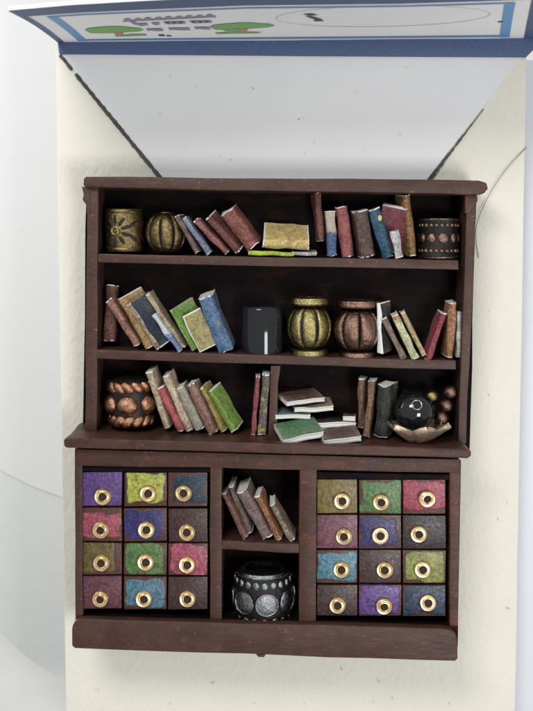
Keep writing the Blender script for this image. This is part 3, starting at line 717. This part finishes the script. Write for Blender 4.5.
book('thin crimson upright book beside the grey and yellow one', (253, 435), (258, 377), -43, 5, 22, 0, pm((136, 66, 76), (104, 46, 56)), group=G3, Yt=-45)
book('dark grey upright book with yellow patch next to the divider', (262, 435), (265.5, 374.5), -43, 8.5, 22, 3, pm((104, 98, 92), (78, 74, 72), (190, 172, 100), sc=0.55), group=G3, Yt=-46)
book('narrow tan-edged dark book leaning behind the heap', (361, 428), (361, 379), -30, 8, 16, 18, pm((126, 100, 78), (84, 68, 56)), group=G3, Yt=-34)
book('worn orange-tan spined book before the black leather one', (366, 436.5), (371.5, 381), -42, 7, 20, 14, pm((136, 104, 80), (96, 70, 54), (60, 50, 42)), group=G3, Yt=-45)
book('black-green leathery book with bent cover beside the lotus dish', (380, 437), (384, 386), -42, 15, 20, 26, pm((44, 50, 44), (26, 30, 28), grain=0.35), group=G3, Yt=-48, warp=1.4)
# heap on the counter
lying('faded lower book of the heap with blue-white page end', (306, 435), -40, 50, 26, 7, pm((70, 76, 92), (50, 54, 64)), 4)
lying('mustard yellow book low in the heap', (338, 433.5), -46, 30, 24, 5.5, pm((196, 178, 98), (160, 142, 76)), -3)
lying('long black book in the middle of the heap', (330, 427.5), -44, 50, 26, 6, pm((34, 32, 32), (24, 22, 22), grain=0.25), -2, 3)
lying('small rust-brown book end resting on the black book', (349, 421.5), -40, 12, 18, 5.5, pm((116, 76, 64), (88, 56, 48)), -8, 3)
lying('pale teal-grey book jutting towards the divider', (293, 418.5), -44, 34, 24, 4.6, pm((112, 140, 140), (84, 108, 110)), 3, 8, 1)
lying('beige-brown book second from the top of the heap', (314, 411.5), -40, 38, 24, 5.6, pm((150, 132, 108), (112, 94, 76)), 6, 14, 1)
lying('dark brown mottled book topmost on the heap', (306, 403.5), -43, 40, 27, 5.0, pm((108, 78, 68), (76, 54, 48)), 22, 12, 3)
lying('emerald green book with white pages slipping off the heap front', (304, 441), -66, 40, 30, 7.5, pm((84, 132, 92), (58, 104, 68)), 16, 20, 8)
lying('maroon-brown book lying at the counter front beside the green one', (343, 443.5), -66, 36, 24, 6.5, pm((98, 68, 62), (70, 46, 44)), 10, 18, 5)
# cubby books
book('narrow rust-brown book leaning first in the cubby', (245, 538.5), (223.5, 494), -60, 6.5, 26, 8, pm((124, 88, 80), (88, 60, 56)), group=G4)
book('grey-brown cubby book with white top leaning behind the rust-brown one', (250, 533), (230.5, 486.5), -50, 6, 26, 8, pm((118, 100, 90), (84, 70, 64)), group=G4, Yt=-55)
book('thick mauve-brown cubby book with crumpled white page ends', (267, 537.5), (242, 490.5), -57, 12, 28, 8, pm((126, 104, 104), (92, 74, 76)), group=G4, Yt=-62, bulge=1.5)
book('orange-brown mottled cubby book beside the thick mauve one', (279, 540), (257.5, 496.5), -58, 6.5, 24, 8, pm((158, 108, 74), (118, 76, 56), (104, 82, 76)), group=G4, Yt=-62)
book('grey and beige speckled book leaning last in the cubby', (292.5, 541), (272, 505), -58, 6.5, 24, 6, pm((138, 124, 108), (98, 88, 80), (176, 160, 130)), group=G4, Yt=-62)

# ------------------------------------------------------------------ beads and ornaments
def bead(name, label, cat, c, group='metal beads used as ornaments'): return thing(name, label, cat, c, group)
def on_cyl(c, r, ang, z):   # ang 0 = towards the camera, positive to the right
    return Vector((c.x+r*math.sin(ang), c.y-r*math.cos(ang), c.z+z))
def frame_cyl(ang): return Matrix.Rotation(ang, 3, 'Z')
# square-looking brass tube bead with flower
c = at(125, 252, -24)
t = bead('flower_bead', 'dark brass barrel bead stamped with a flower on the top shelf', 'bead', c)
bm = bmesh.new(); H = 41; r0 = 18
lathe(bm, c, [(5, 0, 1), (r0-3, 0, 1), (r0-0.8, 0.8, .5), (r0, 2.6, 0), (r0-0.6, 4.5, .5), (r0, 6, .1), (r0, 12, 0), (r0, 20, 0), (r0, 28, 0), (r0, 35, .1), (r0-0.6, 36.6, .5), (r0, 38, 0), (r0-0.8, 40, .4), (r0-3, H, .6), (6, H, 1), (5, H-4, 1)], 48)
obj('body', bm, M['brass_dim'], t)
bm = bmesh.new()
fa = -0.36
def petal(ang, z, ln, wd, rot, mi=0):
    Mx = frame_cyl(ang) @ Matrix.Rotation(rot, 3, 'Y'); ellipsoid(bm, on_cyl(c, r0+0.1, ang, z), wd, 1.1, ln, Mx, mi, 10, 7)
for k in range(10):
    th = 2*math.pi*k/10
    petal(fa+math.sin(th)*10.5/r0, 20+math.cos(th)*10.5, 4.8, 1.7, th)
for aa in (0.55, 1.25): 
    for k in (-1, 1): petal(aa, 20+k*6, 6, 1.5, k*0.9)
obj('petal_stamping', bm, M['patina'], t)
bm = bmesh.new(); torus(bm, on_cyl(c, r0+0.5, fa, 20), 3.6, 1.3, frame_cyl(fa)); obj('flower_centre', bm, M['brass'], t)
# melon beads / pots
def melon(c, r, h, lobes, mat, depth=0.10, ph=0.0, squash=1.0, lip=None, foot=None):
    bm = bmesh.new(); prof = []
    n = 22
    z0 = foot[1] if foot else 0
    hh = h-z0-(lip[1] if lip else 0)
    if foot: prof += [(3, 0, 1), (foot[0]-1, 0, .6), (foot[0], 1.2, 0), (foot[0]-0.4, foot[1]-1.2, 0.1), (foot[0]-5, foot[1], .9)]
    for k in range(n+1):
        b = math.pi*(0.12+0.76*k/n)
        prof.append((r*math.sin(b)**0.8, z0+hh*(0.5-0.5*math.cos(b)/math.cos(math.pi*0.12)), 0.35 if k in (0, n) else (0.15 if k in (1, n-1) else 0)))
    if lip: prof += [(lip[0]-5, h-lip[1], 0.9), (lip[0]-1, h-lip[1]+0.6, 0.3), (lip[0], h-lip[1]+2, 0), (lip[0]-0.6, h-0.8, 0), (lip[0]-3, h, 0.1), (lip[0]-7, h-0.6, 0.5), (lip[0]-9, h-3, 1)]
    i0 = 5 if foot else 0; N = len(prof)-1
    def mod(a, v):
        k = v*N
        if k < i0 or k > i0+n: return 1.0, 0.0
        e = math.sin(math.pi*min(1, max(0, (k-i0)/n)))**0.5
        x = abs(math.sin((a+ph)*lobes/2)); g = (1-x)**4.5
        return 1-depth*e*g*1.6+0.02*x, min(1, g*1.7*e)
    lathe(bm, c, prof, 96, mod); return bm
c = at(166, 253, -24)
t = bead('ribbed_bead', 'round dark brass ribbed bead beside the flower bead', 'bead', c)
obj('body', melon(c, 19.5, 38, 9, M['brass_dim'], 0.10, 0.35), M['brass_dim'], t)
bm = bmesh.new(); lathe(bm, c+Vector((0, 0, 37)), [(7, 0, .5), (6.5, 1.6, 0), (4.5, 2.0, .3), (4, 0, 1)], 24); obj('collar', bm, M['brass_dim'], t)
c = at(309, 355.5, -25)
t = bead('brass_pot', 'golden brass melon-shaped pot bead with flat lip on middle shelf', 'pot', c)
obj('body', melon(c, 21.5, 57, 8, M['brass'], 0.11, 0.42, lip=(19.5, 8), foot=(18.5, 7)), M['brass'], t)
c = at(357.5, 357.5, -25)
t = bead('copper_pot', 'brownish copper melon-shaped pot bead beside the brass one', 'pot', c)
obj('body', melon(c, 24, 56.5, 8, M['copper_pale'], 0.11, 0.0, lip=(21, 8), foot=(18.5, 7)), M['copper_pale'], t)
# smoky glass cylinder
c = at(262, 354.5, -25)
t = bead('glass_bead', 'smoky black glass cylinder bead standing on the middle shelf', 'bead', c)
bm = bmesh.new()
lathe(bm, c, [(6, 1, 0), (18, 0.3, 0), (19.6, 1.4, 0), (20, 3.5, 0), (20, 24, 0), (20, 44, 0), (19.6, 46, 0), (18, 47.5, 0), (6, 47.2, 0), (6, 30, 0), (6, 10, 0)], 22, cap=True)
obj('body', bm, M['smoke_glass'], t)
bm = bmesh.new(); lathe(bm, c, [(8.5, 2, 0), (9, 3, 0), (9, 44, 0), (8.5, 45, 0)], 16); obj('core', bm, M['hole'], t)
# small bronze barrel bead, top shelf
c = at(438, 259, -25)
t = bead('barrel_bead', 'small black and copper barrel bead with dotted bands on top shelf', 'bead', c)
bm = bmesh.new(); r0, H = 19.5, 39
lathe(bm, c, [(4, 0, 1), (r0-2, 0, 0.5), (r0-0.5, 1, 0), (r0, 3, 1), (r0-1, 5, 1), (r0-1, 20, 1), (r0-1, 34, 1), (r0, 36, 1), (r0-0.3, 38, 0.2), (r0-2, H, 0), (8, H, 1), (7, H-4, 1)], 44)
obj('body', bm, M['copper_pale'], t)
bm = bmesh.new()
for k in range(10):
    a = 2*math.pi*k/10+0.08; ellipsoid(bm, on_cyl(c, r0-0.8, a, 20), 5.4 if k % 2 == 0 else 4.2, 1.9, 5.0, frame_cyl(a))
for z in (8, 32):
    for k in range(22):
        a = 2*math.pi*k/22; ellipsoid(bm, on_cyl(c, r0-0.7, a, z), 2.1, 1.3, 2.0, frame_cyl(a), nu=10, nv=6)
obj('raised_dots', bm, M['copper_pale'], t)
# big copper bead on counter
c = at(131.5, 426.5, -27)
t = bead('bumpy_bead', 'large black and copper bead with round bumps and rope bands', 'bead', c)
bm = bmesh.new(); r0, H = 22, 49
lathe(bm, c, [(5, 0, 1), (15, 0, 1), (17, 2, 1), (r0-2, 7, 1), (r0-1, 14, 1), (r0-1, 34, 1), (r0-2, 42, 1), (17, 47, 1), (12, H, .8), (5, H, 1)], 44)
obj('body', bm, M['patina'], t)
bm = bmesh.new()
for k in range(6):
    a = 2*math.pi*k/6-0.02; ellipsoid(bm, on_cyl(c, r0-1, a, 24), 10, 6.0, 9.5, frame_cyl(a), nu=22, nv=14)
obj('bump', bm, M['copper'], t)
for z, sg in ((41, 1), (8, -1)):
    bm = bmesh.new()
    for k in range(13):
        a = 2*math.pi*k/13; Mx = frame_cyl(a) @ Matrix.Rotation(sg*0.75, 3, 'Y')
        ellipsoid(bm, on_cyl(c, r0-2.6, a, z), 7.6, 4.2, 4.9, Mx, nu=16, nv=10)
    obj('rope_band', bm, M['copper'], t)
# pewter bead in cubby
c = at(263, 622, -38)
t = bead('pewter_bead', 'large blackened pewter barrel bead with raised discs in the cubby', 'bead', c)
bm = bmesh.new(); r0, H = 30, 57
def pr(z):
    return r0*(1-0.16*abs((z-28)/28)**2.4)
lathe(bm, c, [(6, 0, 1), (pr(0)-4, 0, 1), (pr(1), 1, .2), (pr(3), 3.5, .9)]+[(pr(z), z, .95) for z in range(6, 52, 4)]+[(pr(52), 52.5, .8), (pr(54)-1, 54, .05), (pr(54)-2, 56, .0), (pr(54)-5, H, .1), (pr(54)-8, H-1.5, .7), (pr(54)-9, H-5, 1)], 56)
obj('body', bm, M['pewter'], t)
bm = bmesh.new()
for k in range(8):
    a = 2*math.pi*k/8+0.13; p = on_cyl(c, pr(29)-0.6, a, 29)
    ellipsoid(bm, p, 10.5, 2.6, 11.5, frame_cyl(a), nu=24, nv=12)
    torus(bm, p+frame_cyl(a) @ Vector((0, -0.9, 0)), 10.6, 1.0, frame_cyl(a), nu=30, nv=8)
for z, s_, nn in ((46.5, 1.0, 20), (12, 1.0, 18)):
    for k in range(nn):
        a = 2*math.pi*k/nn+0.07; ellipsoid(bm, on_cyl(c, pr(z)-0.6, a, z), 3.6*s_, 1.8, 4.3 if z > 30 else 2.6, frame_cyl(a), nu=12, nv=8, pat=0.1)
obj('raised_disc', bm, M['pewter'], t)
# lotus dish with black ball
c = at(417, 444.5, -50)
t = bead('lotus_dish', 'rose gold lotus petal dish holding a black ball', 'dish', c, 'metal beads used as ornaments')
bm = bmesh.new(); lathe(bm, c, [(3, 0.2, 1), (9, 0, .5), (11, 1.2, .2), (9, 2.2, .6), (3, 2.0, 1)], 30); obj('base', bm, M['petal'], t)
for k in range(6):
    a = 2*math.pi*k/6+0.16
    bm = bmesh.new()
    def pf(u, v):
        x = (u-0.5)*2; wd = 13.2*math.sin(math.pi*(0.05+0.945*v**1.25))**0.6; rr = 4+28.5*v; z = 1.0+18.5*v**1.15
        cup = 4.0*x*x
        p = Vector((wd*x, -(rr-cup*0.8), z+cup*0.9-1.0*math.exp(-(x*5)**2)))
        return c+Matrix.Rotation(a, 3, 'Z') @ p, (0.6 if v < 0.1 else 0.5*abs(x)**8)
    grid(bm, pf, 14, 14, closed_u=False)
    bmesh.ops.recalc_face_normals(bm, faces=bm.faces[:])
    ge = bmesh.ops.solidify(bm, geom=bm.faces[:], thickness=1.3)
    obj('petal', bm, M['petal'], t)
cb = at(414, 411, -46)
t = thing('black_ball', 'glossy black ball bead resting in the lotus petal dish', 'ball', cb-Vector((0, 0, 19)))
bm = bmesh.new(); ellipsoid(bm, cb, 19.5, 19.5, 19.5, nu=48, nv=30); obj('ball', bm, M['black_gloss'], t)
Mh = Matrix.Rotation(R(-28), 3, 'X')
bm = bmesh.new(); torus(bm, cb+Mh @ Vector((0, -19.0, 0.0))+Vector((0, 0, 0)), 4.6, 0.7, Mh); obj('hole_rim_glint', bm, plain('pale_rim_glint', (0.5, 0.5, 0.5, 1), 0.2, 0.1, Metallic=0.8), t)  # rim of the bead hole, its reflected highlight painted as a pale ring
c = at(405, 432, -20)
t = bead('silver_cap', 'small dark silver cap bead peeking out behind the black ball', 'bead', c)
bm = bmesh.new(); lathe(bm, c, [(9, 0, .6), (9, 30, .4), (8.4, 34, 0), (6.4, 38, 0), (3.4, 41, .1), (1, 42, .6)], 24); obj('body', bm, M['pewter'], t)
for (x, y, r, mt, lb, Y) in ((432, 396, 6.6, 'brass', 'tiny gold bead in the cluster behind the lotus dish', -30), (450.5, 392, 7.6, 'copper_pale', 'topmost brown bead of the cluster beside the side panel', -32),
                       (446, 405.5, 7.2, 'copper_pale', 'middle brown bead of the cluster under the topmost one', -34), (441.5, 418, 7.4, 'copper_pale', 'lowest brown bead of the cluster touching the lotus petal', -34),
                       (430, 409, 6.8, 'patina', 'small black bead under the tiny gold bead', -27)):
    cc = at(x, y, Y)
    bm = bmesh.new(); ellipsoid(bm, cc, r, r, r*0.95, nu=28, nv=18, pat=0.1)
    lay = bm.verts.layers.float['patina']
    for v in bm.verts:
        if abs((v.co-cc).z) > r*0.86: v[lay] = 1
    o = obj('small_bead', bm, M[mt], None, origin=cc); tag(o, lb, 'bead', 'cluster of tiny round beads')
